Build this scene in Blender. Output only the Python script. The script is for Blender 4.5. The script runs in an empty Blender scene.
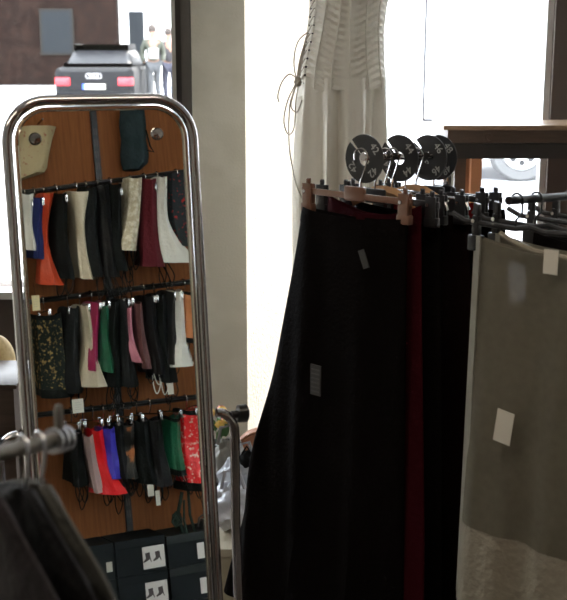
import bpy, bmesh, math, random
from math import sin, cos, pi, radians, atan, atan2, hypot, sqrt
from mathutils import Vector, Matrix
random.seed(7)
S = bpy.context.scene
C = S.collection

# ------------------------------------------------------------------ camera, world, sun, exposure
F = 1100.0; CH = 1.65; PITCH = atan(252/F); cp, sp = cos(PITCH), sin(PITCH)
cd = bpy.data.cameras.new('camera'); cam = bpy.data.objects.new('camera', cd); C.objects.link(cam)
cam.location = (0, 0, CH); cam.rotation_euler = (pi/2-PITCH, 0, 0)
cd.sensor_width = 36; cd.lens = 36*F/600; cd.clip_start = .05; cd.clip_end = 300
cd.dof.use_dof = True; cd.dof.focus_distance = 3.0; cd.dof.aperture_fstop = 9
S.camera = cam
w = bpy.data.worlds.new('sky'); S.world = w; w.use_nodes = True
bgn = w.node_tree.nodes['Background']; bgn.inputs[0].default_value = (.86, .93, 1, 1); bgn.inputs[1].default_value = 9.0
sl = bpy.data.lights.new('sun', 'SUN'); sl.energy = 11; sl.angle = .01; sl.color = (1, .95, .86)
sun = bpy.data.objects.new('sun', sl); C.objects.link(sun)
sun.rotation_euler = Vector((-.52, -.58, -.50)).to_track_quat('-Z', 'Y').to_euler()
def area(name, loc, size, energy, col=(1, .86, .68)):
    l = bpy.data.lights.new(name, 'AREA'); l.shape = 'RECTANGLE'; l.size = size[0]; l.size_y = size[1]; l.energy = energy; l.color = col
    o = bpy.data.objects.new(name, l); C.objects.link(o); o.location = loc; return o
area('ceiling_lamp_light', (.25, .95, 2.74), (1.2, .25), 6)
area('ceiling_lamp_light', (-1.3, .6, 2.74), (1.2, .25), 6)
S.view_settings.view_transform = 'Standard'; S.view_settings.look = 'None'; S.view_settings.gamma = 1
S.view_settings.use_curve_mapping = False; S.view_settings.exposure = 0.6

# ------------------------------------------------------------------ projection helpers (turn a pixel of the photo into a place in the room)
CAM = Vector((0, 0, CH))
def ray(px, py):
    x = (px-283.5)/F; y = (300-py)/F
    return Vector((x, cp+y*sp, -sp+y*cp))
def P(px, py, Y):
    r = ray(px, py); return CAM+r*(Y/r.y)
MA, MT = radians(20), radians(8)
MN = Vector((sin(MA)*cos(MT), -cos(MA)*cos(MT), sin(MT)))
M0 = P(108, 300, 2.0)
def onm(px, py):
    r = ray(px, py); return CAM+r*((M0-CAM).dot(MN)/r.dot(MN))
def refray(px, py):
    r = ray(px, py); q = r-2*r.dot(MN)*MN; q.normalize(); return onm(px, py), q
PHI = radians(15)
WD = Vector((cos(PHI), sin(PHI), 0)); WN = Vector((-sin(PHI), cos(PHI), 0))
_p, _q = refray(108, 250); W0 = _p+_q*2.75
def W(px, py, off=0.0):
    p, q = refray(px, py); w0 = W0+WN*off
    return p+q*((w0-p).dot(WN)/q.dot(WN))

# ------------------------------------------------------------------ materials
MATS = {}
def mat(name, col, rough=.6, metal=0, noise=0, nscale=30, col2=None, bump=0, bscale=200, kind='noise', lo=.45, hi=.6, spec=.5, sheen=0, stretch=(1, 1, 1), coat=0):
    if name in MATS: return MATS[name]
    m = bpy.data.materials.new(name); m.use_nodes = True; nt = m.node_tree; b = nt.nodes['Principled BSDF']
    b.inputs['Base Color'].default_value = (*col, 1); b.inputs['Roughness'].default_value = rough; b.inputs['Metallic'].default_value = metal
    b.inputs['Specular IOR Level'].default_value = spec; b.inputs['Sheen Weight'].default_value = sheen; b.inputs['Coat Weight'].default_value = coat
    tc = nt.nodes.new('ShaderNodeTexCoord'); mp = nt.nodes.new('ShaderNodeMapping'); mp.inputs['Scale'].default_value = stretch
    nt.links.new(tc.outputs['Object'], mp.inputs[0])
    if col2 is not None:
        if kind == 'noise':
            t = nt.nodes.new('ShaderNodeTexNoise'); t.inputs['Scale'].default_value = nscale; t.inputs['Detail'].default_value = 5; out = t.outputs[0]
        elif kind == 'voronoi':
            t = nt.nodes.new('ShaderNodeTexVoronoi'); t.inputs['Scale'].default_value = nscale; out = t.outputs['Distance']
        elif kind == 'wave':
            t = nt.nodes.new('ShaderNodeTexWave'); t.inputs['Scale'].default_value = nscale; t.inputs['Distortion'].default_value = 3; t.inputs['Detail'].default_value = 3; out = t.outputs[1]
        nt.links.new(mp.outputs[0], t.inputs['Vector'])
        r = nt.nodes.new('ShaderNodeValToRGB'); r.color_ramp.elements[0].position = lo; r.color_ramp.elements[1].position = hi
        r.color_ramp.elements[0].color = (*col, 1); r.color_ramp.elements[1].color = (*col2, 1)
        nt.links.new(out, r.inputs[0]); nt.links.new(r.outputs[0], b.inputs['Base Color'])
    if bump:
        t2 = nt.nodes.new('ShaderNodeTexNoise'); t2.inputs['Scale'].default_value = bscale
        nt.links.new(mp.outputs[0], t2.inputs['Vector'])
        bp = nt.nodes.new('ShaderNodeBump'); bp.inputs['Strength'].default_value = bump; bp.inputs['Distance'].default_value = .01
        nt.links.new(t2.outputs[0], bp.inputs['Height']); nt.links.new(bp.outputs[0], b.inputs['Normal'])
    MATS[name] = m; return m
def cloth(name, col, **k):
    k.setdefault('rough', .75); k.setdefault('bump', .4); k.setdefault('bscale', 60); k.setdefault('spec', .12)
    return mat(name, col, **k)
def satin(name, col, **k):
    k.setdefault('rough', .36); k.setdefault('bump', .5); k.setdefault('bscale', 35)
    return mat(name, col, **k)
chrome = mat('chrome', (.52, .50, .50), .10, 1)
steel = mat('brushed_steel', (.5, .5, .52), .3, 1)
blackp = mat('black_plastic', (.012, .012, .014), .35)
blackm = mat('black_metal', (.02, .02, .022), .4, .6)
wall_m = mat('grey_plaster', (.56, .54, .47), .9, col2=(.61, .59, .52), nscale=6, bump=.15, bscale=120)
ceil_m = mat('white_ceiling', (.6, .58, .54), .9, bump=.1)
dark_wall = mat('dark_brown_paint', (.06, .045, .038), .8, bump=.1)
floor_m = mat('dark_floor', (.05, .042, .036), .5, col2=(.075, .06, .05), nscale=4, bump=.1)
sunlit_wall = mat('sunlit_plaster', (.80, .74, .66), .9, bump=.3, bscale=90)  # lighter than the pillar front: sunlight on the splayed side painted in
frame_m = mat('dark_window_frame', (.07, .062, .055), .45)
alu = mat('pale_aluminium', (.6, .6, .58), .35, .6)
wood_panel = mat('brown_wood_panel', (.15, .052, .018), .75, spec=.08, col2=(.22, .082, .030), kind='noise', nscale=6, stretch=(14, 14, 1), lo=.3, hi=.7)
dark_wood = mat('dark_wood', (.05, .032, .022), .45, col2=(.075, .05, .035), nscale=5, stretch=(2, 20, 20), lo=.3, hi=.7)
red_wood = mat('red_brown_wood', (.36, .15, .07), .5)
asphalt = mat('pale_road', (.42, .42, .43), .9, bump=.3)
white_text = mat('grey_print', (.35, .35, .33), .6)
paper = mat('white_paper', (.6, .57, .5), .7)

def glass_mat():
    m = bpy.data.materials.new('window_glass'); m.use_nodes = True; nt = m.node_tree; nt.nodes.clear()
    o = nt.nodes.new('ShaderNodeOutputMaterial'); a = nt.nodes.new('ShaderNodeBsdfTransparent'); g = nt.nodes.new('ShaderNodeBsdfGlossy'); g.inputs[1].default_value = .02
    mx = nt.nodes.new('ShaderNodeMixShader'); mx.inputs[0].default_value = .05
    nt.links.new(a.outputs[0], mx.inputs[1]); nt.links.new(g.outputs[0], mx.inputs[2]); nt.links.new(mx.outputs[0], o.inputs[0]); return m
glass = glass_mat()
def sheer_mat(name, col, op):
    m = bpy.data.materials.new(name); m.use_nodes = True; nt = m.node_tree; nt.nodes.clear()
    o = nt.nodes.new('ShaderNodeOutputMaterial'); a = nt.nodes.new('ShaderNodeBsdfTransparent'); d = nt.nodes.new('ShaderNodeBsdfDiffuse'); t = nt.nodes.new('ShaderNodeBsdfTranslucent')
    d.inputs[0].default_value = (*col, 1); t.inputs[0].default_value = (*col, 1)
    m1 = nt.nodes.new('ShaderNodeMixShader'); m1.inputs[0].default_value = .4
    nt.links.new(d.outputs[0], m1.inputs[1]); nt.links.new(t.outputs[0], m1.inputs[2])
    mx = nt.nodes.new('ShaderNodeMixShader')
    tc = nt.nodes.new('ShaderNodeTexCoord'); n = nt.nodes.new('ShaderNodeTexNoise'); n.inputs['Scale'].default_value = 60
    mr = nt.nodes.new('ShaderNodeMapRange'); mr.inputs[3].default_value = op-.1; mr.inputs[4].default_value = op+.1
    nt.links.new(tc.outputs['Object'], n.inputs['Vector']); nt.links.new(n.outputs[0], mr.inputs[0]); nt.links.new(mr.outputs[0], mx.inputs[0])
    nt.links.new(a.outputs[0], mx.inputs[1]); nt.links.new(m1.outputs[0], mx.inputs[2]); nt.links.new(mx.outputs[0], o.inputs[0]); return m

# ------------------------------------------------------------------ mesh builder
def mw(o):
    m = Matrix.LocRotScale(o.location, o.rotation_euler, o.scale)
    return mw(o.parent) @ m if o.parent else m
class MB:
    def __init__(s): s.v = []; s.f = []
    def add(s, vs, fs):
        n = len(s.v); s.v += [Vector(v) for v in vs]; s.f += [tuple(i+n for i in f) for f in fs]; return s
    def box(s, lo, hi, M=None, bev=0):
        bm = bmesh.new(); bmesh.ops.create_cube(bm, size=1)
        for v in bm.verts:
            v.co = Vector(((lo[i]+hi[i])/2+v.co[i]*(hi[i]-lo[i]) for i in range(3)))
        if bev: bmesh.ops.bevel(bm, geom=bm.edges[:], offset=bev, segments=2, profile=.5, affect='EDGES')
        bm.verts.index_update()
        s.add([(M @ v.co) if M else v.co.copy() for v in bm.verts], [[v.index for v in f.verts] for f in bm.faces]); bm.free(); return s
    def tube(s, pts, r, n=8, closed=False, cap=True):
        pts = [Vector(p) for p in pts]; rs = r if isinstance(r, (list, tuple)) else [r]*len(pts)
        N = len(pts); rings = []; up = None
        for i, p in enumerate(pts):
            if closed: t = pts[(i+1) % N]-pts[i-1]
            else: t = pts[min(i+1, N-1)]-pts[max(i-1, 0)]
            t.normalize()
            if up is None:
                up = Vector((0, 0, 1)) if abs(t.z) < .9 else Vector((1, 0, 0))
            a = t.cross(up); 
            if a.length < 1e-4: a = t.cross(Vector((0, 1, .3)))
            a.normalize(); b = a.cross(t).normalized(); up = b
            rings.append([p+(a*cos(2*pi*k/n)+b*sin(2*pi*k/n))*rs[i] for k in range(n)])
        return s.loft(rings, closed_v=closed, cap=cap and not closed)
    def loft(s, rings, closed_v=False, cap=True):
        n = len(rings[0]); vs = [v for r in rings for v in r]; fs = []; N = len(rings)
        for i in range(N if closed_v else N-1):
            for k in range(n):
                a = i*n+k; b = i*n+(k+1) % n; j = (i+1) % N
                fs.append((a, b, j*n+(k+1) % n, j*n+k))
        if cap: fs.append(tuple(range(n-1, -1, -1))); fs.append(tuple((N-1)*n+k for k in range(n)))
        return s.add(vs, fs)
    def lathe(s, prof, M=None, n=24):
        rings = []
        for r, z in prof:
            rings.append([(M or Matrix()) @ Vector((r*cos(2*pi*k/n), r*sin(2*pi*k/n), z)) for k in range(n)])
        return s.loft(rings)
    def blob(s, c, rad, M=None, amp=0, seed=0, n=24, m=14, fr=4):
        rings = []; rnd = random.Random(seed); ph = [rnd.uniform(0, 6.28) for _ in range(6)]
        c = Vector(c)
        for i in range(m+1):
            th = pi*(i+.02)/(m+.04); ring = []
            for k in range(n):
                a = 2*pi*k/n
                q = 1+amp*(sin(fr*a+ph[0]+3*th)*sin(fr*th+ph[1])+.5*sin(2.3*fr*th+ph[2])*cos(round(1.9*fr)*a+ph[3]))
                p = Vector((rad[0]*sin(th)*cos(a), rad[1]*sin(th)*sin(a), rad[2]*cos(th)))*q
                ring.append(c+((M @ p) if M else p))
            rings.append(ring)
        return s.loft(rings)
    def prism(s, poly, M, d):
        n = len(poly)
        vs = [M @ Vector((x, y, 0)) for x, y in poly]+[M @ Vector((x, y, d)) for x, y in poly]
        fs = [tuple(range(n-1, -1, -1)), tuple(range(n, 2*n))]+[(i, (i+1) % n, n+(i+1) % n, n+i) for i in range(n)]
        return s.add(vs, fs)
    def build(s, name, m, parent=None, smooth=True, world=True):
        inv = mw(parent).inverted() if (parent and world) else Matrix()
        me = bpy.data.meshes.new(name); me.from_pydata([inv @ v for v in s.v], [], s.f)
        bm = bmesh.new(); bm.from_mesh(me); bmesh.ops.recalc_face_normals(bm, faces=bm.faces[:]); bm.to_mesh(me); bm.free()
        me.materials.append(m)
        if smooth:
            me.polygons.foreach_set('use_smooth', [True]*len(me.polygons)); me.set_sharp_from_angle(angle=radians(38))
        o = bpy.data.objects.new(name, me); C.objects.link(o); o.parent = parent; return o
def thing(name, label, cat, loc, rz=0, group=None):
    o = bpy.data.objects.new(name, None); o.empty_display_size = .05; C.objects.link(o); o.location = loc; o.rotation_euler = (0, 0, rz)
    o['label'] = label; o['category'] = cat
    if group: o['group'] = group
    return o
def tag(o, label, cat, group=None, kind=None):
    if label: o['label'] = label; o['category'] = cat
    if group: o['group'] = group
    if kind: o['kind'] = kind
    return o
def origin(o, p):
    p = Vector(p); o.data.transform(Matrix.Translation(-p)); o.location = p; return o
def struct(name, mb, m, parent=None, smooth=False):
    o = mb.build(name, m, parent, smooth)
    if not parent: o['kind'] = 'structure'
    return o
def text(s, size, M, m, parent, name='printed_text', d=.0006, align='CENTER'):
    cu = bpy.data.curves.new(name, 'FONT'); cu.body = s; cu.size = size; cu.align_x = align; cu.align_y = 'CENTER'; cu.extrude = d; cu.resolution_u = 3
    t = bpy.data.objects.new(name, cu); C.objects.link(t); bpy.context.view_layer.update()
    me = bpy.data.meshes.new_from_object(t); bpy.data.objects.remove(t)
    inv = mw(parent).inverted(); me.transform(inv @ M); me.materials.append(m)
    o = bpy.data.objects.new(name, me); C.objects.link(o); o.parent = parent; return o
def axes(o, x, y, z):
    return Matrix(((x[0], y[0], z[0], o[0]), (x[1], y[1], z[1], o[1]), (x[2], y[2], z[2], o[2]), (0, 0, 0, 1)))
Z = Vector((0, 0, 1))

# ------------------------------------------------------------------ the room
CZ = 2.8
struct('floor', MB().box((-3, -2.5, -.1), (3.2, 5.3, 0)), floor_m)
struct('ceiling', MB().box((-3, -2.5, CZ), (3.2, 5.3, CZ+.1)), ceil_m)
struct('wall_back', MB().box((-3, -2.6, 0), (3.2, -2.5, CZ)), wall_m)
struct('wall_left', MB().box((-3.1, -2.5, 0), (-3, 4.4, CZ)), wall_m)
struct('wall_right', MB().box((3.2, -2.5, 0), (3.3, 5.3, CZ)), wall_m)
# the grey pillar and its splayed side, whose sunlit brightness is put into the colour
xl = P(194, 200, 4.2).x; xr = P(246, 200, 4.2).x
pil = MB(); pv = [(xl, 4.2), (xr, 4.2), (.30, 5.02), (.30, 5.2), (xl, 5.2)]
struct('wall_pillar', MB().prism(pv[:2]+[(xr-.01, 4.212), (xr-.01, 4.4), (xl, 4.4)], Matrix(), CZ), wall_m)
struct('wall_splay', MB().prism([(xr, 4.202), (.30, 5.02), (.30, 5.2), (xr-.1, 4.42), (xr-.008, 4.41), (xr-.008, 4.215)], Matrix(), CZ), sunlit_wall)
# left window: sill wall, head, dark jambs
SILL = .72
struct('wall_front_left', MB().box((-3, 4.3, 0), (xl-.001, 4.42, SILL)), dark_wall)
struct('wall_head_left', MB().box((-3, 4.3, 1.9), (xl-.001, 4.42, CZ)), dark_wall)
win = thing('window_1', '', '', (-1.6, 4.3, SILL)); del win['label']; del win['category']; win['kind'] = 'structure'
j = lambda a: P(a, 150, 4.28).x
MB().box((j(184), 4.24, SILL), (j(194)-.002, 4.36, 1.9)).build('window_frame', frame_m, win, False)
MB().box((j(178), 4.27, SILL), (j(184)-.001, 4.35, 1.9)).build('window_frame', mat('brown_window_frame', (.025, .02, .018), .4), win, False)
MB().box((j(173.5), 4.29, SILL), (j(178)-.001, 4.33, 1.9)).build('window_frame', alu, win, False)
MB().box((-2.99, 4.20, SILL-.03), (j(194)-.002, 4.42, SILL-.001)).build('window_sill', alu, win, False)
MB().box((-2.99, 4.318, SILL), (j(173.5)-.002, 4.324, 1.9)).build('pane', glass, win, False)
# right window
struct('wall_front_right', MB().box((.302, 5.05, 0), (3.2, 5.2, .45)), dark_wall)
struct('wall_head_right', MB().box((.302, 5.05, 2.76), (3.2, 5.2, CZ)), dark_wall)
px2 = P(546, 200, 5.05).x
struct('wall_pier', MB().box((px2, 5.05, .45), (px2+.7, 5.2, 2.76)), dark_wall)
w2 = thing('window_2', '', '', (.8, 5.1, .45)); del w2['label']; del w2['category']; w2['kind'] = 'structure'
fr = MB(); fr.box((.302, 5.08, .45), (.33, 5.14, 2.76)); fr.box((px2-.03, 5.08, .45), (px2-.001, 5.14, 2.76)); fr.box((.33, 5.08, .45), (px2-.03, 5.14, .48)); fr.box((.33, 5.08, 2.73), (px2-.03, 5.14, 2.759))
fr.build('window_frame', alu, w2, False)
MB().box((.33, 5.105, .48), (px2-.03, 5.111, 2.73)).build('pane', glass, w2, False)
w3 = MB().box((px2+.701, 5.105, .45), (3.199, 5.111, 2.76)); struct('window_3', w3, glass)
# ceiling lamps
for i, (x, y, s) in enumerate([(.25, .95, 'over the wall of corsets'), (-1.3, .6, 'over the left part of the shop')]):
    t = thing('ceiling_lamp', 'white rectangular ceiling lamp '+s, 'lamp', (x, y, CZ), 0, 'ceiling lamps of the shop')
    MB().box((x-.62, y-.15, CZ-.05), (x+.62, y+.15, CZ-.0005), bev=.004).build('housing', mat('white_metal', (.7, .7, .7), .4), t)
    dm = mat('lamp_diffuser', (.9, .85, .75), .5); dm.node_tree.nodes['Principled BSDF'].inputs['Emission Color'].default_value = (1, .86, .68, 1); dm.node_tree.nodes['Principled BSDF'].inputs['Emission Strength'].default_value = 2
    MB().box((x-.58, y-.12, CZ-.056), (x+.58, y+.12, CZ-.0505)).build('diffuser', dm, t, False)

# ------------------------------------------------------------------ the street outside
G = .35
struct('ground_street', MB().box((-60, 5.6, G-.3), (60, 70, G)), asphalt)
def facade(name, label, x0, x1, y, z1, m, wins, wm):
    t = thing(name, label, 'building', ((x0+x1)/2, y, G))
    MB().box((x0, y, G), (x1, y+3, z1)).build('wall', m, t, False)
    for (a, b, c, d) in wins:
        f = MB().box((a, y-.06, c), (b, y-.001, d)).build('window', wm, t, False)
        MB().box((a+.08, y-.07, c+.08), (b-.08, y-.061, d-.08)).build('pane', mat('dark_glass', (.01, .012, .014), .5, spec=.1), f, False)
    return t
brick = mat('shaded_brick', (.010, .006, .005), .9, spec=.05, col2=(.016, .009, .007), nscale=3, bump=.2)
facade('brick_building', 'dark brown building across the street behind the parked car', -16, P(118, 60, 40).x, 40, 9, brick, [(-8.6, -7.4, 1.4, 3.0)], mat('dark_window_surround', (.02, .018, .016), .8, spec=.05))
bpc = P(118, 60, 40).x
facade('pale_building', 'pale sunlit building across the street behind the two walkers', bpc+.01, 6, 40.5, 12, mat('pale_render', (.82, .80, .76), .9), [(-5.6, -4.9, 1.2, 3)], mat('white_paint', (.85, .85, .85), .5))

def pal(*c): return c
# rear of the parked car
def car():
    cx = P(93.5, 70, 25).x; y0 = 25; G = .21
    t = thing('car', 'dark grey saloon car seen from behind through the left window', 'car', (cx, y0+2.2, G))
    body = mat('charcoal_car_paint', (.008, .008, .009), .7, spec=.15)
    def sec(y, hw, z0, z1, hw2=None):
        hw2 = hw2 or hw; zs = [z0, z0+.12, (z0+z1)/2, z1-.08, z1]; ws = [hw-.08, hw, hw, (hw+hw2)/2, hw2-.06]
        r = [Vector((cx+a, y, G+z)) for a, z in zip(ws, zs)]+[Vector((cx-a, y, G+z)) for a, z in reversed(list(zip(ws, zs)))]
        return r
    MB().loft([sec(y0, .78, .35, .92), sec(y0+.1, .88, .28, 1.0), sec(y0+.7, .9, .25, 1.02), sec(y0+3.1, .9, .25, 1.0), sec(y0+4.2, .86, .25, .82), sec(y0+4.5, .75, .35, .65)]).build('body', body, t)
    MB().loft([sec(y0+.55, .76, .98, 1.03), sec(y0+1.2, .72, .98, 1.42, .6), sec(y0+2.4, .72, .98, 1.45, .6), sec(y0+3.4, .74, .98, 1.03)]).build('cabin', mat('tinted_glass', (.010, .010, .012), .5, spec=.2), t)
    MB().loft([sec(y0+1.15, .63, 1.40, 1.45, .6), sec(y0+1.8, .64, 1.42, 1.49, .6), sec(y0+2.45, .63, 1.41, 1.46, .6)]).build('roof', body, t)
    a = P(82, 87, y0); b = P(103, 79.5, y0)
    hw = .26; zc = G+.6
    f = MB().box((cx-hw, y0-.03, zc-.06), (cx+hw, y0-.001, zc+.06)).build('number_plate', paper, t, False)
    MB().box((cx-hw, y0-.035, zc-.06), (cx-hw+.05, y0-.031, zc+.06)).build('blue_band', mat('plate_blue', (.02, .08, .5), .5), f, False)
    text('F·NN 155', .12, axes((cx+.03, y0-.034, zc), (1, 0, 0), (0, 0, 1), (0, -1, 0)), blackp, f)
    r = MB()
    for k in range(4):
        c = Vector((cx-.12+.08*k, y0-.01, G+.83))
        r.tube([c+Vector((0.055*cos(q*pi/8), 0, .055*sin(q*pi/8))) for q in range(16)], .007, 6, closed=True)
    r.build('ring_emblem', chrome, t)
    for s in (-1, 1):
        MB().box((cx+s*.7-.17, y0-.02, G+.62), (cx+s*.7+.17, y0+.2, G+.80), bev=.02).build('tail_light', mat('red_lens', (.55, .02, .03), .2), t)
    MB().box((cx-.84, y0-.08, G+.33), (cx+.84, y0+.05, G+.50), bev=.03).build('bumper', body, t)
    for sx in (-1, 1):
        for yy in (.85, 3.6):
            Mw = Matrix.Translation((cx+sx*.8, y0+yy, G+.31)) @ Matrix.Rotation(pi/2, 4, 'Y')
            MB().lathe([(.0, -.1), (.22, -.1), (.31, -.08), (.31, .08), (.22, .1), (0, .1)], Mw).build('wheel', mat('tyre_rubber', (.02, .02, .02), .8), t)
car()

def person(px, Y, label, H, jcol, tcol, step, extra=False):
    x = P(px, 60, Y).x
    t = thing('person', label, 'person', (x, Y, G), .3)
    k = H/1.75
    V = {'pel': (0, 0, .93), 'w': (0, 0, 1.08), 'ch': (0, -.01, 1.3), 'nk': (0, 0, 1.5), 'hd': (0, -.01, 1.62), 'hd2': (0, 0, 1.7),
         'sl': (-.18, 0, 1.42), 'el': (-.25, .04, 1.14), 'hl': (-.22, -.12, .95), 'sr': (.18, 0, 1.42), 'er': (.26, .05, 1.15), 'hr': (.2, -.14, .98),
         'kl': (-.1, -.06*step, .5), 'fl': (-.11, .1*step, .08), 'tl': (-.12, .1*step-.16, .05), 'hpl': (-.09, 0, .88), 'hpr': (.09, 0, .88), 'kr': (.1, .05*step, .5), 'fr': (.11, -.12*step+.05, .08), 'tr': (.12, -.12*step-.11, .05)}
    R = {'pel': .14, 'w': .12, 'ch': .15, 'nk': .055, 'hd': .09, 'hd2': .085, 'sl': .06, 'el': .045, 'hl': .035, 'sr': .06, 'er': .045, 'hr': .035, 'kl': .058, 'fl': .04, 'tl': .035, 'hpl': .09, 'hpr': .09, 'kr': .058, 'fr': .04, 'tr': .035}
    E = [('pel', 'w'), ('w', 'ch'), ('ch', 'nk'), ('nk', 'hd'), ('hd', 'hd2'), ('ch', 'sl'), ('sl', 'el'), ('el', 'hl'), ('ch', 'sr'), ('sr', 'er'), ('er', 'hr'), ('pel', 'hpl'), ('hpl', 'kl'), ('kl', 'fl'), ('fl', 'tl'), ('pel', 'hpr'), ('hpr', 'kr'), ('kr', 'fr'), ('fr', 'tr')]
    def skin(name, keys, m, grow):
        ks = list(keys); me = bpy.data.meshes.new(name)
        me.from_pydata([Vector(V[q])*k for q in ks], [(ks.index(a), ks.index(b)) for a, b in E if a in ks and b in ks], [])
        o = bpy.data.objects.new(name, me); C.objects.link(o)
        md = o.modifiers.new('s', 'SKIN'); sv = me.skin_vertices[0].data
        for i, q in enumerate(ks): sv[i].radius = (R[q]*k+grow, R[q]*k+grow)
        sv[0].use_root = True; o.modifiers.new('b', 'SUBSURF').levels = 1
        bpy.context.view_layer.update(); n = bpy.data.meshes.new_from_object(o.evaluated_get(bpy.context.evaluated_depsgraph_get()))
        bpy.data.objects.remove(o); n.materials.clear(); n.materials.append(m)
        n.polygons.foreach_set('use_smooth', [True]*len(n.polygons))
        q = bpy.data.objects.new(name, n); C.objects.link(q); q.parent = t; return q
    skin('body', V.keys(), mat('skin', (.22, .12, .08), .7), 0)
    skin('jacket', ['ch', 'w', 'pel', 'sl', 'el', 'hl', 'sr', 'er', 'hr'], mat('jacket_'+str(px), jcol, .8), .022)
    skin('trousers', ['pel', 'hpl', 'kl', 'fl', 'hpr', 'kr', 'fr'], mat('trousers_'+str(px), tcol, .85), .018)
    MB().blob(Vector((0, .015, 1.70))*k, (.1*k, .11*k, .12*k)).build('hair', mat('dark_hair', (.03, .02, .015), .7), t, world=False)
    if extra: MB().box((-.14, -.2, 1.05), (.1, -.15, 1.3), bev=.01).build('jacket_panel', mat('pale_cloth', (.2, .2, .18), .7), t, world=False)
person(153, 26.5, 'person in an olive jacket and grey trousers walking outside, nearer the parked car', 1.78, (.03, .033, .022), (.05, .052, .055), 1, True)
person(169, 27.5, 'person in a dark coat walking outside beside the window frame', 1.72, (.02, .018, .02), (.03, .03, .045), -1)

# white van on the right side of the street
def van():
    y = 11; x0 = P(372, 60, y).x; x1 = x0+5.2
    t = thing('van', 'white delivery van parked close outside the right window', 'van', ((x0+x1)/2, y+1, G))
    wm = mat('white_van_paint', (.85, .85, .86), .35, coat=.4)
    b = MB()
    b.box((x0, y, G+.28), (x1, y+2, G+2.35), bev=.08)
    b.build('body', wm, t)
    r = MB()
    for k in range(9): r.tube([(x0+.55, y-.005, G+1.1+k*.13), (x1-.6, y-.005, G+1.1+k*.13)], .012, 6)
    r.build('side_ribs', wm, t)
    dx, dz = P(425, 37, y), P(425, 120, y); e = P(470, 120, y)
    s = MB().box((dx.x-.008, y-.02, dz.z), (dx.x+.012, y-.001, G+2.2)); s.box((dx.x, y-.02, dz.z-.012), (e.x, y-.001, dz.z+.012))
    s.build('door_seal', blackp, t, False)
    wc = P(522, 147, y)
    for cx in (wc.x, wc.x-0.0+2.6):
        if cx > x1: continue
        Mw = Matrix.Translation((cx, y+.05, G+.31)) @ Matrix.Rotation(pi/2, 4, 'X')
        wh = MB().lathe([(.0, -.1), (.2, -.1), (.21, .07), (.29, .08), (.315, .05), (.315, -.1)], Mw, 40).build('wheel', mat('grey_tyre', (.10, .10, .10), .8), t)
        MB().lathe([(.0, .05), (.05, .09), (.06, .07), (.19, .075), (.205, .06), (.2, .0)], Mw, 40).build('wheel_trim', mat('silver_trim', (.6, .6, .6), .3, .6), wh)
        for k in range(8):
            a = k*pi/4; MB().lathe([(0, .072), (.028, .08), (.028, .07)], Mw @ Matrix.Translation((.125*cos(a), .125*sin(a), 0)), 10).build('trim_slot', blackp, wh)
        arch = MB().tube([(cx+.4*cos(a*pi/16), y-.005, G+.31+.4*sin(a*pi/16)) for a in range(17)], .02, 6).build('wheel_arch', mat('grey_plastic', (.25, .25, .26), .6), t)
    MB().box((x0+.1, y-.02, G+.22), (x1-.1, y+.1, G+.34), bev=.02).build('side_skirt', mat('pale_grey_plastic', (.5, .5, .5), .5), t)
van()

# dark wooden shelf unit in front of the right window
def shelf_unit():
    Y = 4.62; a = P(448, 125, Y); z1 = a.z; zm = P(448, 143, Y).z; z0 = P(448, 159, Y).z; x1 = px2+.5
    t = thing('display_table', 'tall dark wooden display table with reddish leg in front of the right window', 'table', ((a.x+x1)/2, Y+.15, 0))
    MB().box((a.x-.02, Y-.02, z1-.02), (x1, Y+.34, z1), bev=.003).build('tabletop', mat('brown_tabletop', (.2, .13, .08), .3), t)
    MB().box((a.x, Y, zm), (x1-.02, Y+.32, z1-.021)).build('apron', dark_wood, t, False)
    MB().box((a.x+.01, Y+.012, z0), (x1-.03, Y+.31, zm-.004)).build('drawer_rail', mat('black_wood', (.02, .017, .015), .4), t, False)
    kn = MB().lathe([(0, -.02), (.012, -.02), (.014, -.008), (.006, 0)], axes(P(489, 137, Y-.001), (1, 0, 0), (0, 0, 1), (0, 1, 0)), 12).build('knob', dark_wood, t)
    for l0 in (P(472, 170, Y).x, x1-.1):
        for yy in (Y+.02, Y+.26):
            MB().box((l0, yy, 0), (l0+.045, yy+.045, z0-.001)).build('leg', red_wood, t, False)
    MB().box((a.x+.02, Y+.13, 0), (P(472, 170, Y).x-.004, Y+.2, z0-.001)).build('side_panel', dark_wood, t, False)
shelf_unit()

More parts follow.
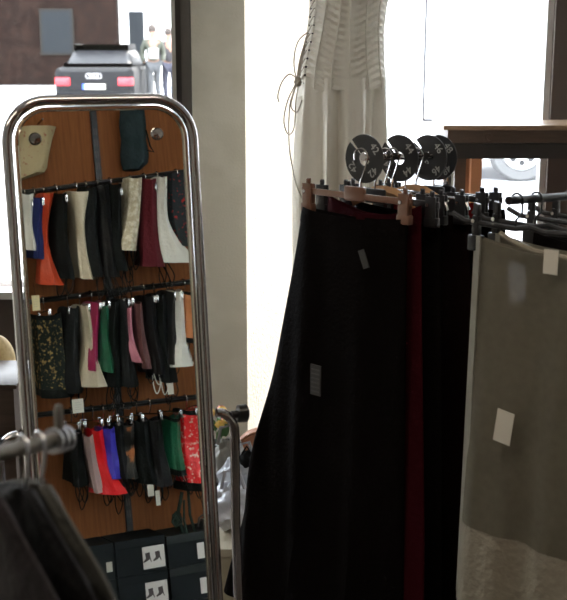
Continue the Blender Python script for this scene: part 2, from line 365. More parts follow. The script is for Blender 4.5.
# ------------------------------------------------------------------ mannequin and white dress
def dress():
    Y = 3.95
    cx = P(342, 75, Y).x; zw = P(342, 77, Y).z; hw = (P(384, 77, Y).x-P(299, 77, Y).x)/2
    t = thing('dress_form', 'tailor dress form on a stand wearing the white dress in the window', 'dress form', (cx, Y, 0))
    fm = mat('ivory_form_cloth', (.6, .55, .48), .8)
    def el(z, a, b, n=40, fx=None):
        return [Vector((cx+a*cos(2*pi*k/n)*(1+(fx(k/n, z) if fx else 0)), Y+b*sin(2*pi*k/n)*(1+(fx(k/n, z) if fx else 0)), z)) for k in range(n)]
    MB().loft([el(zw+d, a, b) for d, a, b in [(-.22, .08, .05), (-.2, hw*.8, .07), (0, hw*.85, .08), (.1, hw*.8, .08), (.2, hw*.72, .075), (.33, hw*.84, .09), (.42, hw*.9, .09), (.5, hw*.9, .07), (.53, .06, .05), (.58, .05, .05), (.62, .05, .05)]]).build('torso', fm, t)
    MB().lathe([(0, .62), (.055, .62), (.05, .65), (.02, .67), (.012, .70), (0, .71)], Matrix.Translation((cx, Y, zw))).build('neck_cap', dark_wood, t)
    MB().tube([(cx, Y, .03), (cx, Y, zw-.2)], .014, 12).build('pole', steel, t)
    MB().lathe([(0, 0), (.16, 0), (.16, .012), (.02, .035), (0, .035)], Matrix.Translation((cx, Y, 0)), 32).build('base', blackm, t)
    dm = cloth('ivory_satin', (.80, .77, .70), rough=.5, bump=.2, bscale=40)
    d = thing('dress', 'white laced corset dress with a long gathered skirt on the dress form', 'dress', (cx, Y, .6))
    # bodice with ruched ribs
    rings = []
    N = 70
    def off(u, z): return 0
    cxx = lambda dz: cx+max(0, dz-.05)*.10
    prof = [(-.045, 1.0), (.0, .99), (.08, .92), (.16, .85), (.24, .85), (.34, .95), (.42, 1.02)]
    def hwz(dz):
        for (a, b), (c, e) in zip(prof, prof[1:]):
            if a <= dz <= c: return (b+(e-b)*(dz-a)/(c-a))*hw
        return hw
    n = 96
    for i in range(N+1):
        dz = -.04+.44*i/N; ring = []
        for k in range(n):
            a = 2*pi*k/n; s = hwz(dz)
            ru = .0035*sin(dz*260+6*sin(a*3)) if (k % 24) > 2 else .004
            hem = -.03*max(0, -cos(a+.3))*(1 if i == 0 else 0)
            ring.append(Vector((cxx(dz)+(s+.004+ru)*cos(a), Y+(s*.72+.004+ru)*sin(a), zw+dz+hem)))
        rings.append(ring)
    MB().loft(rings, cap=False).build('bodice', dm, d)
    for ang in (-130, -106, -80, -55, -30, -150):
        a0 = radians(ang); pts = []
        for i in range(12):
            dz = -.04+.44*i/11; s = hwz(dz)+.008; a = a0+.25*(i/11)*(-1 if ang > -90 else .3)
            pts.append((cxx(dz)+s*cos(a), Y+s*.75*sin(a), zw+dz))
        MB().tube(pts, .0035, 6).build('boning_channel', dm, d)
    # eyelets and lacing down the left edge
    ey = MB(); la = MB(); lc = cloth('lace_cord', (.42, .38, .32), bump=0)
    prev = None
    for i in range(14):
        dz = -.02+.028*i; s = hwz(dz)+.008
        for q, an in enumerate((radians(-164), radians(-148))):
            p = Vector((cxx(dz)+s*cos(an), Y+s*.75*sin(an), zw+dz))
            MB().blob(p, (.004, .004, .004), n=8, m=5).build('eyelet', blackm, d)
        p1 = Vector((cxx(dz)+(s+.003)*cos(radians(-164)), Y+(s+.003)*.75*sin(radians(-164))-.003, zw+dz)); p2 = Vector((cxx(dz)+(s+.003)*cos(radians(-148)), Y+(s+.003)*.75*sin(radians(-148))-.003, zw+dz+.028))
        la.tube([p1, p2], .0022, 5)
    la.build('lacing', lc, d)
    def cord(pix, r=.0025):
        pts = [P(a, b, Y-.08-.01*(i % 2)) for i, (a, b) in enumerate(pix)]
        # smooth
        out = []
        for i in range(len(pts)-1):
            p0 = pts[max(i-1, 0)]; p1 = pts[i]; p2 = pts[i+1]; p3 = pts[min(i+2, len(pts)-1)]
            for q in range(6):
                u = q/6; out.append(.5*((2*p1)+(p2-p0)*u+(2*p0-5*p1+4*p2-p3)*u*u+(3*p1-p0-3*p2+p3)*u**3))
        out.append(pts[-1]); return MB().tube(out, r, 5).build('lace_end', lc, d)
    cord([(308, 32), (298, 42), (294, 62), (298, 82), (302, 62), (306, 40)])
    cord([(308, 34), (303, 50), (297, 80), (288, 100), (284, 120), (288, 134), (294, 128), (296, 100), (299, 84)])
    cord([(298, 80), (290, 74), (282, 82), (278, 95), (279, 102)])
    cord([(297, 84), (290, 105), (289, 140), (292, 165), (297, 186), (303, 200)])
    cord([(307, 36), (300, 60), (296, 85), (291, 105), (297, 112), (302, 100)])
    MB().blob(P(298, 82, Y-.09), (.012, .01, .016), amp=.2).build('knot', lc, d)
    # skirt
    rings = []
    for i in range(26):
        v = i/25; z = zw-.0-(zw-.45)*v; ring = []
        s = hw*(.97+.02*v)
        for k in range(144):
            a = 2*pi*k/144; am = .009+.014*min(1, v*3)
            f = am*(sin(9*a+1.2*sin(3*a))+.6*sin(17*a+2)+.4*sin(5*a+1+v))
            ring.append(Vector((cx+(s+f)*cos(a), Y+(s*.78+f)*sin(a), z)))
        rings.append(ring)
    MB().loft(rings, cap=False).build('skirt', dm, d)
dress()

# ------------------------------------------------------------------ the standing mirror
def mirror():
    up = MN.cross(Vector((cos(MA), sin(MA), 0))); up = up if up.z > 0 else -up
    rt = Vector((cos(MA), sin(MA), 0))
    # rectangle in the mirror plane (u, v)
    tr = onm(198, 98); L = onm(14.5, 250); Rr = onm(199, 250)
    u0 = (L-M0).dot(rt); u1 = (Rr-M0).dot(rt); v1 = (tr-M0).dot(up); v0 = v1-1.12
    def q(u, v, o=0): return M0+rt*u+up*v+MN*o
    base = q((u0+u1)/2, v0)
    t = thing('standing_mirror', 'tall chrome framed standing mirror with rounded corners reflecting rows of corsets', 'mirror', (base.x, base.y, 0))
    def rr(ins, r, n=10):
        a0, a1, b0, b1 = u0+ins, u1-ins, v0+ins, v1-ins; out = []
        for cxx, cyy, s in [(a1-r, b1-r, 0), (a0+r, b1-r, 1), (a0+r, b0+r, 2), (a1-r, b0+r, 3)]:
            for k in range(n+1):
                a = (s+k/n)*pi/2; out.append((cxx+r*cos(a), cyy+r*sin(a)))
        return out
    MB().tube([q(a, b) for a, b in rr(0, .075)], .0098, 16, closed=True).build('frame', chrome, t)
    MB().tube([q(a, b, .004) for a, b in rr(.016, .06)], .004, 8, closed=True).build('inner_bead', mat('polished_bead', (.8, .76, .66), .12, 1), t)
    gm = bpy.data.materials.new('mirror_silver'); gm.use_nodes = True; b = gm.node_tree.nodes['Principled BSDF']
    b.inputs['Base Color'].default_value = (.74, .77, .73, 1); b.inputs['Metallic'].default_value = 1; b.inputs['Roughness'].default_value = 0
    MB().prism([(a, b) for a, b in rr(.012, .064)], axes(M0, rt, up, MN) @ Matrix.Translation((0, 0, -.004)), .004).build('mirror_glass', gm, t, False)
    MB().prism([(a, b) for a, b in rr(.012, .064)], axes(M0, rt, up, MN) @ Matrix.Translation((0, 0, -.009)), .004).build('backing_board', blackp, t, False)
    for px, py in ((157, 134), (35, 139)):
        p = onm(px, py); MB().lathe([(0, 0), (.0105, 0), (.0115, .003), (.009, .006), (0, .0075)], axes(p+MN*.0003, rt, up, MN), 24).build('mirror_screw', chrome, t)
    # U-shaped stand: arched posts beside the frame, feet on the floor
    for s, ue in ((1, u1), (-1, u0)):
        pv = onm(214, 413) if s == 1 else None
        vv = (onm(214, 413)-M0).dot(up)
        base_p = q(ue+s*.012, vv)
        # arch over to the outside and down
        top = base_p+rt*s*.005
        pts = [top+rt*s*.0+Z*.0]
        for k in range(1, 9):
            a = pi/2*k/8; pts.append(top+rt*s*.037*sin(a)+Z*(-.045+.045*cos(a)))
        low = Vector((pts[-1].x, pts[-1].y, 0))
        pts += [pts[-1]-Z*.2, Vector((low.x+rt.x*s*.01, low.y, .32)), Vector((low.x+rt.x*s*.015, low.y, .05))]
        MB().tube(pts, .0095, 14).build('stand_post', chrome, t)
        kn = pts[3]
        MB().lathe([(0, 0), (.008, 0), (.008, .012), (.018, .014), (.019, .03), (.012, .034), (0, .034)], axes(kn+rt*s*.01, -MN, Z, rt*s), 20).build('pivot_knob', blackp, t)
        e = pts[-1]
        MB().tube([e+Vector((0, -.22, -.038)), e+Vector((0, -.1, -.02)), e+Vector((0, 0, 0)), e+Vector((0, .1, -.02)), e+Vector((0, .22, -.038))], .012, 12).build('foot', chrome, t)
    a = q(u0-.07, v0); b = q(u1+.07, v0)
    MB().tube([Vector((a.x, a.y+0, .32)), Vector((b.x, b.y, .32))], .01, 10).build('cross_bar', chrome, t)
mirror()

# ------------------------------------------------------------------ the display wall of corsets (seen in the mirror)
def disp():
    t = thing('display_wall', 'brown wood display wall with slotted uprights behind the corsets', 'display wall', (W0.x, W0.y, 0), PHI)
    s0 = (W(-25, 250)-W0).dot(WD); s1 = (W(225, 250)-W0).dot(WD)
    M = axes((W0.x, W0.y, 0), WD, WN, Z)
    MB().box((s0-.06, -.04, 0), (s1+.3, 0, 2.4), M).build('panel', wood_panel, t, False)
    for px in (95, 250, -20):
        p = W(px, 140); s = (p-W0).dot(WD)
        o = MB().box((s-.014, .0005, .25), (s+.014, .012, 2.38), M).build('slotted_upright', blackm, t, False)
        z0 = W(95, 108).z; base = None
        for k in range(34):
            for e in (-.005, .005):
                if base is None:
                    base = q = MB().box((s+e-.002, .0122, 1.0), (s+e+.002, .0128, 1.03), M).build('slot', mat('slot_grey', (.05, .048, .04), .5), o, False); e0 = e
                else: q = base.copy(); C.objects.link(q); q.parent = o
                q.location = (e-e0, 0, -.6+k*.05) if q is not base else (0, 0, -.6)
disp()
RO = .17   # the rails stand off the wall
RAILS = []
for k, (a, b, words) in enumerate([((20, 193), (205, 169), 'top'), ((20, 303), (205, 280), 'middle'), ((20, 417), (205, 396), 'lowest')]):
    p, q = W(*a, RO), W(*b, RO); d = (q-p).normalized(); p = p-d*.1; q = q+d*.12
    t = thing('hanging_rail', words+' dark metal rail of hanging corsets on the display wall', 'rail', ((p+q)/2)[:2]+(p.z,), PHI, 'rails of the corset wall')
    MB().tube([p, q], .011, 8).build('bar', blackm, t)
    for px in (95, 250, -20):
        s = (W(px, 140)-W0).dot(WD); c = p+d*((s-(p-W0).dot(WD))/d.dot(WD))
        if (c-p).dot(d) < 0 or (c-q).dot(d) > 0: continue
        MB().tube([c-Z*.012, c-WN*(RO-.016)-Z*.012], .008, 8).build('bracket', blackm, t)
    RAILS.append((p, d))
def rail_at(k, s):
    p, d = RAILS[k]; return p+d*((s-(p-W0).dot(WD))/d.dot(WD))

# one clip hanger, then copies
def make_hanger():
    t = bpy.data.objects.new('clip_hanger', None); t.empty_display_size = .05; C.objects.link(t)
    r = .016; pts = [Vector((0, -r*sin(a)*1.0, r*cos(a)+.0)) for a in [radians(-110+q*20) for q in range(14)]]
    pts = [Vector((0, r*cos(a), r*sin(a))) for a in [radians(200-q*20) for q in range(12)]]
    hp = pts+[Vector((0, .008, -.028)), Vector((0, 0, -.045))]
    MB().tube(hp, .0022, 6).build('hook', chrome, t)
    MB().tube([(0, -.1, -.047), (0, .1, -.047)], .0035, 6).build('bar', chrome, t)
    for s in (-1, 1):
        c = MB(); M = Matrix.Translation((0, s*.085, -.047))
        c.box((-.005, -.011, -.026), (-.0015, .011, .006), M, bev=.0008); c.box((.0015, -.011, -.026), (.005, .011, .006), M, bev=.0008); c.tube([M @ Vector((-.006, 0, -.006)), M @ Vector((.006, 0, -.006))], .004, 6)
        c.build('clip', chrome, t)
    return t
HP = [None]
def put_hanger(loc, words):
    if HP[0] is None: HP[0] = o = make_hanger()
    else:
        o = HP[0].copy(); C.objects.link(o)
        for ch in list(HP[0].children):
            c = ch.copy(); C.objects.link(c); c.parent = o
    o.location = loc; o.rotation_euler = (0, 0, PHI+random.uniform(-.25, .25))
    ws = ('clip hanger of the '+words).split(); o['label'] = ' '.join(ws); o['category'] = 'hanger'; o['group'] = 'clip hangers on the corset wall'
    return o

def corset(row, top, bot, wt, ww, wb, m, words, trim=None, lace=None, bow=0, dep=.095, dips=.02, shape='body', tagged=False, cat='corset', boning=True, hang=True):
    PX = 1/220
    a = W(*top, RO); b = W(*bot, RO)
    sa = (a-W0).dot(WD); sb = (b-W0).dot(WD)
    R0 = rail_at(row, sa)
    root = thing('corset' if cat == 'corset' else cat.replace(' ', '_'), '', cat, (R0.x, R0.y, a.z), PHI)
    root['label'] = words; root['group'] = 'corsets on the '+['top', 'middle', 'lowest'][row]+' rail'
    # local frame: x along rail, y off the wall, z up (origin at top of garment)
    dx = sb-sa; H = a.z-b.z; n = 32; N = 22; rnd = random.Random(int(top[0]*7+top[1]))
    ph = rnd.uniform(0, 6)
    top_off = max(0, R0.z-.05-a.z)
    def ring(v, g=0, inset=0):
        # hourglass
        if v < .45: wv = wt+(ww-wt)*sin(v/.45*pi/2)
        else: wv = ww+(wb-ww)*((v-.45)/.55)**1.5
        hx = max(.006, wv*PX/2+g-inset); hy = dep*(1+.12*cos(v*2*pi))+g-inset
        cxx = dx*v+bow*PX*sin(pi*v); out = []
        for k in range(n):
            an = 2*pi*k/n; c, s = cos(an), sin(an)
            rx = hx*(abs(c)**.8)*(1 if c > 0 else -1); ry = hy*(abs(s)**.8)*(1 if s > 0 else -1)
            f = 1+(.05*cos(8*an) if boning else .12*sin(5*an+ph)*v)+.05*sin(v*9+an*2+ph)*v
            z = -H*v - (dips*(s*.7+.3*c))*v + dips*.4*(1-v)*cos(2*an)
            out.append(Vector((cxx+rx*f+.012*sin(s*3+ph)*v, ry*f, z)))
        return out
    rings = [ring(i/N) for i in range(N+1)]
    rings = [ring(.06, 0, .004), ring(0, 0, .003)]+rings+[ring(1, 0, .003), ring(.94, 0, .004)]
    MB().loft(rings).build('body', m, root, world=False)
    if trim:
        MB().loft([ring(v, .003) for v in (.93, .96, 1.0, 1.035)], cap=False).build('bottom_trim', trim, root, world=False)
        MB().loft([ring(v, .002) for v in (-.01, .02, .05)], cap=False).build('top_trim', trim, root, world=False)
    if lace:
        for k in range(3):
            x0 = dx+rnd.uniform(-.3, .3)*wb*PX; y0 = dep*.7; l = rnd.uniform(.05, .11); o = rnd.uniform(-.03, .03)
            pts = [(x0, y0, -H*.93), (x0+o, y0+.01, -H-l*.5), (x0+o*1.2+.012, y0+.012, -H-l), (x0+o+.03, y0+.01, -H-l*.6), (x0+.02, y0, -H*.95)]
            pts = [Vector(p) for p in pts]; out = []
            for i in range(4):
                p0 = pts[max(i-1, 0)]; p1 = pts[i]; p2 = pts[i+1]; p3 = pts[min(i+2, 4)]
                for q in range(5):
                    u = q/5; out.append(.5*((2*p1)+(p2-p0)*u+(2*p0-5*p1+4*p2-p3)*u*u+(3*p1-p0-3*p2+p3)*u**3))
            MB().tube(out, .0022, 5).build('lace', lace, root, world=False)
    if tagged:
        MB().box((dx-.012, dep+.004, -H-.06), (dx+.014, dep+.0055, -H-.012)).build('price_tag', paper, root, False, world=False)
    if hang: put_hanger((R0.x, R0.y, R0.z+.0), words)
    return root

blk = cloth('black_cloth', (.006, .0075, .0075)); blk2 = satin('black_satin', (.006, .006, .007), rough=.45, spec=.3); blk3 = cloth('charcoal_cloth', (.013, .015, .016))
navy = cloth('navy_cloth', (.02, .03, .12)); ivory = satin('ivory_corset_satin', (.55, .48, .36)); white = cloth('white_corset_cloth', (.66, .65, .60))
redor = satin('orange_red_satin', (.52, .06, .02)); maroon = cloth('maroon_cloth', (.09, .012, .018)); cream_b = cloth('cream_brocade', (.5, .45, .33), col2=(.72, .67, .54), nscale=45)
flor = cloth('dark_red_floral', (.022, .03, .035), col2=(.42, .03, .03), nscale=60, lo=.58, hi=.66)
leo = cloth('black_gold_brocade', (.012, .018, .016), col2=(.28, .19, .07), nscale=75, lo=.55, hi=.64)
mag = satin('magenta_satin', (.3, .015, .08)); green = satin('green_satin', (.01, .11, .055)); pink = satin('pink_satin', (.65, .25, .33)); mauve = cloth('dark_mauve', (.14, .07, .07))
copper = satin('copper_satin', (.52, .19, .07)); red = satin('bright_red_satin', (.75, .01, .015)); blue = satin('violet_blue_satin', (.05, .04, .42)); rose = cloth('rose_grey', (.36, .26, .25))
copfl = satin('copper_floral', (.02, .022, .022), col2=(.42, .15, .05), nscale=22, lo=.55, hi=.62)
redfl = satin('red_silver_floral', (.72, .008, .012), col2=(.75, .5, .42), nscale=60, lo=.56, hi=.63)
beigefl = cloth('beige_rose_print', (.36, .29, .17), col2=(.24, .06, .045), nscale=36, lo=.60, hi=.72)
camo = cloth('green_black_brocade', (.015, .03, .02), col2=(.12, .13, .05), nscale=20)
# top rail
R1 = [((24, 197), (26, 250), 12, 9, 14, white, 'white corset at the far left end of the top rail', None, None, 0),
 ((34, 200), (35, 258), 12, 11, 13, navy, 'navy blue corset beside the white one, top rail', None, None, 0),
 ((44, 196), (50, 284), 12, 7, 26, redor, 'orange red corset with flared hem on the top rail', None, None, -4),
 ((56, 196), (60, 278), 14, 13, 20, blk, 'black corset between orange red and ivory ones, top rail', None, blk, 0),
 ((86, 190), (92, 276), 14, 12, 18, blk3, 'charcoal corset right of the ivory one, top rail', None, blk, 0),
 ((97, 188), (104, 276), 14, 12, 19, blk2, 'shiny black corset right of charcoal one, top rail', None, blk, 1),
 ((110, 187), (117, 270), 14, 12, 18, blk, 'black corset left of cream brocade one, top rail', None, blk, 0),
 ((130, 181), (124, 250), 15, 14, 19, cream_b, 'cream brocade corset in the middle of the top rail', None, blk, 3),
 ((144, 182), (150, 266), 15, 16, 26, maroon, 'dark maroon corset right of the cream brocade one', None, blk, 0),
 ((157, 180), (172, 262), 10, 12, 44, white, 'white corset with wide peplum under the dark red floral one', None, None, -6),
 ((176, 176), (184, 246), 26, 27, 20, flor, 'red flowered dark corset at right end of top rail', None, None, 0)]
for a in R1:
    corset(0, *a[:7], trim=a[7], lace=a[8], bow=a[9])
# the folded ivory one: two hanging legs
iv = corset(0, (76, 194), (84, 278), 22, 10, 17, ivory, 'folded ivory satin corset draped on the top rail', bow=-2, boning=False)
aa = W(76, 196, RO)
def loc(px, py, off=RO+.06): 
    p = W(px, py, off); i = mw(iv).inverted(); return i @ p
MB().tube([loc(78, 196), loc(70, 205), loc(63, 222), loc(59, 233), loc(64, 241), loc(70, 236), loc(76, 222), loc(80, 206)], [.025, .03, .026, .02, .019, .022, .02, .018], 14).build('folded_strap', ivory, iv)
# middle rail
R2 = [((44, 316), (52, 392), 28, 27, 32, leo, 'gold patterned black corset at left end of middle rail', blk, None, 0),
 ((68, 308), (71, 390), 14, 14, 20, blk3, 'charcoal corset right of gold patterned one, middle rail', None, blk, 0),
 ((79, 306), (90, 384), 10, 10, 30, ivory, 'beige corset with spread hem on the middle rail', None, None, 2),
 ((91, 303), (90, 368), 11, 10, 12, mag, 'magenta corset on the middle rail', None, None, 0),
 ((99, 306), (102, 370), 10, 9, 13, green, 'dark green corset right of magenta one, middle rail', None, None, 0),
 ((108, 302), (111, 384), 13, 12, 18, blk, 'black corset right of dark green one, middle rail', None, blk, 0),
 ((118, 300), (126, 384), 10, 11, 18, blk3, 'charcoal corset left of pink one, middle rail', None, blk, 0),
 ((122, 308), (134, 360), 10, 9, 12, pink, 'pink satin corset on the middle rail', None, None, -2),
 ((132, 304), (140, 366), 9, 9, 13, mauve, 'dark mauve corset right of the pink one', None, blk, 0),
 ((143, 297), (152, 372), 13, 12, 18, blk2, 'black satin corset with white lacing, middle rail', None, white, 0),
 ((154, 295), (162, 380), 12, 12, 20, blk, 'plain black corset right of the white laced black one', None, blk, 0),
 ((165, 292), (166, 362), 11, 12, 17, blk2, 'black satin corset left of white one, middle rail', None, blk, 0),
 ((171, 292), (174, 364), 11, 13, 36, white, 'white corset with long white lace loops on the middle rail', None, white, 3),
 ((184, 293), (188, 340), 14, 13, 14, copper, 'copper satin corset at the right end of the middle rail', blk, blk, 0)]
for a in R2:
    corset(1, *a[:7], trim=a[7], lace=a[8], bow=a[9], tagged=(a[0][0] == 154))
R3 = [((72, 432), (76, 482), 14, 13, 17, blk, 'plain black corset at the left end of the lowest rail', None, blk, 0),
 ((84, 434), (94, 488), 11, 11, 12, rose, 'rose grey corset on the lowest rail', None, None, 0),
 ((93, 429), (108, 488), 12, 12, 26, red, 'bright plain red corset on the lowest rail', red, blk, -2),
 ((104, 427), (112, 474), 14, 14, 16, blue, 'violet blue satin corset on the lowest rail', None, blk, 0),
 ((114, 423), (120, 474), 10, 10, 14, blk3, 'charcoal corset right of the violet blue one', None, blk, 0),
 ((124, 424), (130, 474), 13, 12, 14, copfl, 'black corset with copper flowers, lowest rail', None, blk, 0),
 ((137, 420), (144, 480), 15, 14, 19, blk, 'black corset right of copper flowered one, lowest rail', None, blk, 0),
 ((150, 419), (158, 482), 15, 15, 20, blk2, 'shiny black corset left of green one, lowest rail', None, blk, 0),
 ((170, 417), (172, 470), 12, 12, 14, green, 'bright green satin corset on the lowest rail', blk, blk, 0),
 ((186, 409), (193, 484), 20, 22, 28, redfl, 'red silver flowered corset at right end of lowest rail', blk, blk, 0)]
for a in R3:
    corset(2, *a[:7], trim=a[7], lace=a[8], bow=a[9], dep=.075, tagged=(a[0][0] == 137))
# garments pinned flat on the panel above the top rail
def pinned(poly, m, words, off=.05, th=.03, cat='corset'):
    pts = [W(a, b, off) for a, b in poly]; c = sum(pts, Vector())/len(pts)
    bm = bmesh.new(); 
    xy = [((p-c).dot(WD), p.z-c.z) for p in pts]
    M = axes(c-WN*th/2, WD, Z, -WN) @ Matrix.Translation((0, 0, -th))
    mb = MB().prism(xy, M, th)
    o = mb.build('corset' if cat == 'corset' else cat, m, None, True)
    origin(o, c); md = o.modifiers.new('bevel', 'BEVEL'); md.width = .01; md.segments = 3
    tag(o, words, cat); return o
def smoothpoly(pl, k=5):
    out = []; n = len(pl)
    for i in range(n):
        p0, p1, p2, p3 = [Vector(pl[(i+d) % n]) for d in (-1, 0, 1, 2)]
        for q in range(k):
            u = q/k; out.append(tuple(.5*((2*p1)+(p2-p0)*u+(2*p0-5*p1+4*p2-p3)*u*u+(3*p1-p0-3*p2+p3)*u**3)))
    return out
def pinned_body(rows, m, words, off=.06, straps=None):
    # rows: (y, x_left, x_right) in the picture
    n = 24; rings = []; cs = W((rows[0][1]+rows[0][2])/2, rows[0][0], off)
    root = thing('corset', words, 'corset', cs, PHI)
    for y, a, b in rows:
        A = W(a, y, off); B = W(b, y, off); c = (A+B)/2; h = (B-A)/2
        rings.append([c+h*cos(2*pi*k/n)+WN*(.032*sin(2*pi*k/n)*(1+.12*cos(6*2*pi*k/n))) for k in range(n)])
    MB().loft(rings).build('body', m, root)
    if straps:
        MB().tube([W(x, y, off+.03) for x, y in straps], .0035, 6).build('lace', blk, root)
    nn = W((rows[0][1]+rows[0][2])/2, rows[0][0]-3, 0)
    MB().tube([nn+WN*.001, nn+WN*(off+.035)], .004, 6).build('peg', chrome, root)
darkteal = cloth('dark_teal_cloth', (.015, .028, .032), col2=(.022, .036, .04), nscale=20)
pinned_body([(109, 120, 144), (125, 119, 146), (140, 121, 146), (155, 120, 149), (163, 121, 148), (170, 123, 140)], darkteal, 'dark teal corset pinned high on the panel above the top rail', straps=[(146, 130), (150, 146), (154, 152), (147, 150)])
pinned_body([(127, 20, 56), (140, 16, 52), (155, 12, 49), (168, 10, 47), (173, 10, 44), (180, 8, 22)], beigefl, 'beige corset with rose print pinned high at the left of the panel')
# price card on the wall
def card(px, py, w, h, words, off=RO+.11, m=paper):
    c = W(px, py, off); t = thing('price_card', words, 'price tag', c, PHI)
    M = axes(c, WD, Z, -WN)
    MB().box((-w/2, -h/2, 0), (w/2, h/2, .0015), M).build('card', m, t, False)
    MB().tube([c+Z*h/2-WN*.001, c+Z*(h/2+.03)-WN*.012, c+Z*(h/2+.05)-WN*.02], .0008, 4).build('string', blk, t)
    l = MB()
    for k in range(4): l.box((-w*.3, h*(-.25+.16*k), -.0006), (w*(.3-.1*(k % 2)), h*(-.25+.16*k)+.0015, -.0001), M)
    l.build('printed_lines', white_text, t, False)
card(78, 406, .045, .055, 'white price card hanging below the middle rail')
card(36, 303, .03, .06, 'cream price tag hanging at the left under the top rail', m=mat('cream_card', (.6, .52, .3), .7))
card(158, 498, .018, .06, 'white narrow price tag under the black corsets of the lowest rail')
# hanging black tassel laces and bag at lower right of the mirror
def tassels():
    c = W(186, 500, RO+.02); t = thing('laced_garment', 'black garment with long dangling laces below the red flowered corset', 'garment', c, PHI)
    for k, (pl, r) in enumerate([([(182, 492), (178, 515), (184, 535), (190, 555)], .008), ([(188, 490), (190, 515), (196, 535), (200, 556)], .006), ([(176, 515), (172, 522), (176, 528), (182, 522), (178, 514)], .004), ([(184, 500), (184, 520), (190, 545)], .005)]):
        MB().tube([W(a, b, RO+.02+.01*k) for a, b in pl], r, 8).build('lace', cloth('green_black_cord', (.02, .035, .028)), t)
    MB().blob(W(177, 519, RO+.02), (.022, .02, .03), amp=.15, seed=4).build('knot', MATS['green_black_cord'], t)
tassels()
def bag():
    c = W(202, 553, .16); t = thing('handbag', 'black handbag with arched top standing on the shoe boxes', 'bag', c, PHI)
    rings = []
    for y, a, b in ((559, 193, 213), (545, 193, 214), (530, 196, 214), (522, 199, 212), (519, 202, 209)):
        A = W(a, y, .16); B = W(b, y, .16); cc = (A+B)/2; h = (B-A)/2
        rings.append([cc+h*cos(2*pi*k/20)+WN*.04*sin(2*pi*k/20) for k in range(20)])
    MB().loft(rings).build('body', blk2, t)
    MB().tube([W(a, b, .2) for a, b in ((198, 527), (199, 518), (204, 514), (209, 518), (210, 527))], .004, 8).build('handle', blackp, t)
bag()
# dark shoe boxes stacked below, with photo cards of boots
def boots(M, par):
    b = MB()
    for ox in (-.022, .02):
        poly = [(-.014, .02), (.006, .022), (.008, -.002), (.012, -.018), (.009, -.018), (.004, -.006), (-.004, -.012), (-.022, -.018), (-.024, -.013), (-.012, -.002)]
        b.prism([(x+ox, y) for x, y in poly], M, .0006)
    b.build('boot_picture', mat('photo_dark', (.05, .035, .035), .5), par, False)
def shoeboxes():
    dk = mat('dark_grey_card', (.012, .015, .017), .8, spec=.1); dk2 = mat('grey_card_lid', (.03, .034, .034), .8, spec=.1)
    s = lambda px, py=560: (W(px, py, .2)-W0).dot(WD)
    M = axes((W0.x, W0.y, 0), WD, WN, Z)
    zt = W(140, 537, .2).z; 
    cols = [(68, 113, 'left'), (114, 165, 'middle'), (166, 222, 'right')]
    BH = .145; zrow = [zt, zt-BH, zt-2*BH, zt-3*BH]
    shelf_z = max(.02, zrow[0]-.375-.001)
    st = thing('low_bench', 'low black bench under the stacked shoe boxes', 'bench', (W0.x+WN.x*.12, W0.y+WN.y*.12, 0), PHI)
    z0 = zt-2*BH-.002
    MB().box((s(60), .012, z0-.03), (s(228), .24, z0-.0005), M).build('top', blackm, st, False)
    for a in (s(64), s(222)):
        for b in (.03, .2): MB().box((a, b, 0), (a+.03, b+.03, z0-.031), M).build('leg', blackm, st, False)
    for r in range(2):
        for i, (a, b, nm) in enumerate(cols):
            dy = -.012 if i == 2 else 0
            z1 = zt-r*BH+(dy if r == 0 else 0); zb = zt-(r+1)*BH+.001
            root = thing('shoe_box', f'{nm} dark shoe box in the {("upper","lower")[r]} row'+(' with a photo of boots' if (i == 1) else ''), 'shoe box', W0+WD*((s(a)+s(b))/2)+WN*.12+Z*(zb-W0.z), PHI, 'shoe boxes under the corsets')
            MB().box((s(a)+.003, .014, zb), (s(b)-.003, .225, z1-.032), M).build('box', dk, root, False)
            MB().box((s(a)+.0015, .0125, z1-.034), (s(b)-.0015, .2275, z1-.001), M, bev=.001).build('lid', dk2 if i == 2 else dk, root, False)
            if i == 1:
                q = MB().box((s(141), .2285, zb+.015), (s(163), .2295, zb+.105), M).build('photo_card', mat('photo_paper', (.62, .58, .55), .4), root, False)
                boots(axes(W0+WD*s(152)+WN*.2297+Z*(zb+.06-W0.z), WD, Z, WN), q)
            elif i == 2:
                MB().box((s(196), .2285, zb+.02), (s(203), .2295, zb+.085), M).build('photo_card', MATS.get('photo_paper', paper), root, False)
            else:
                MB().box((s(104), .2285, zb+.03), (s(110), .2295, zb+.07), M).build('photo_card', paper, root, False)
shoeboxes()

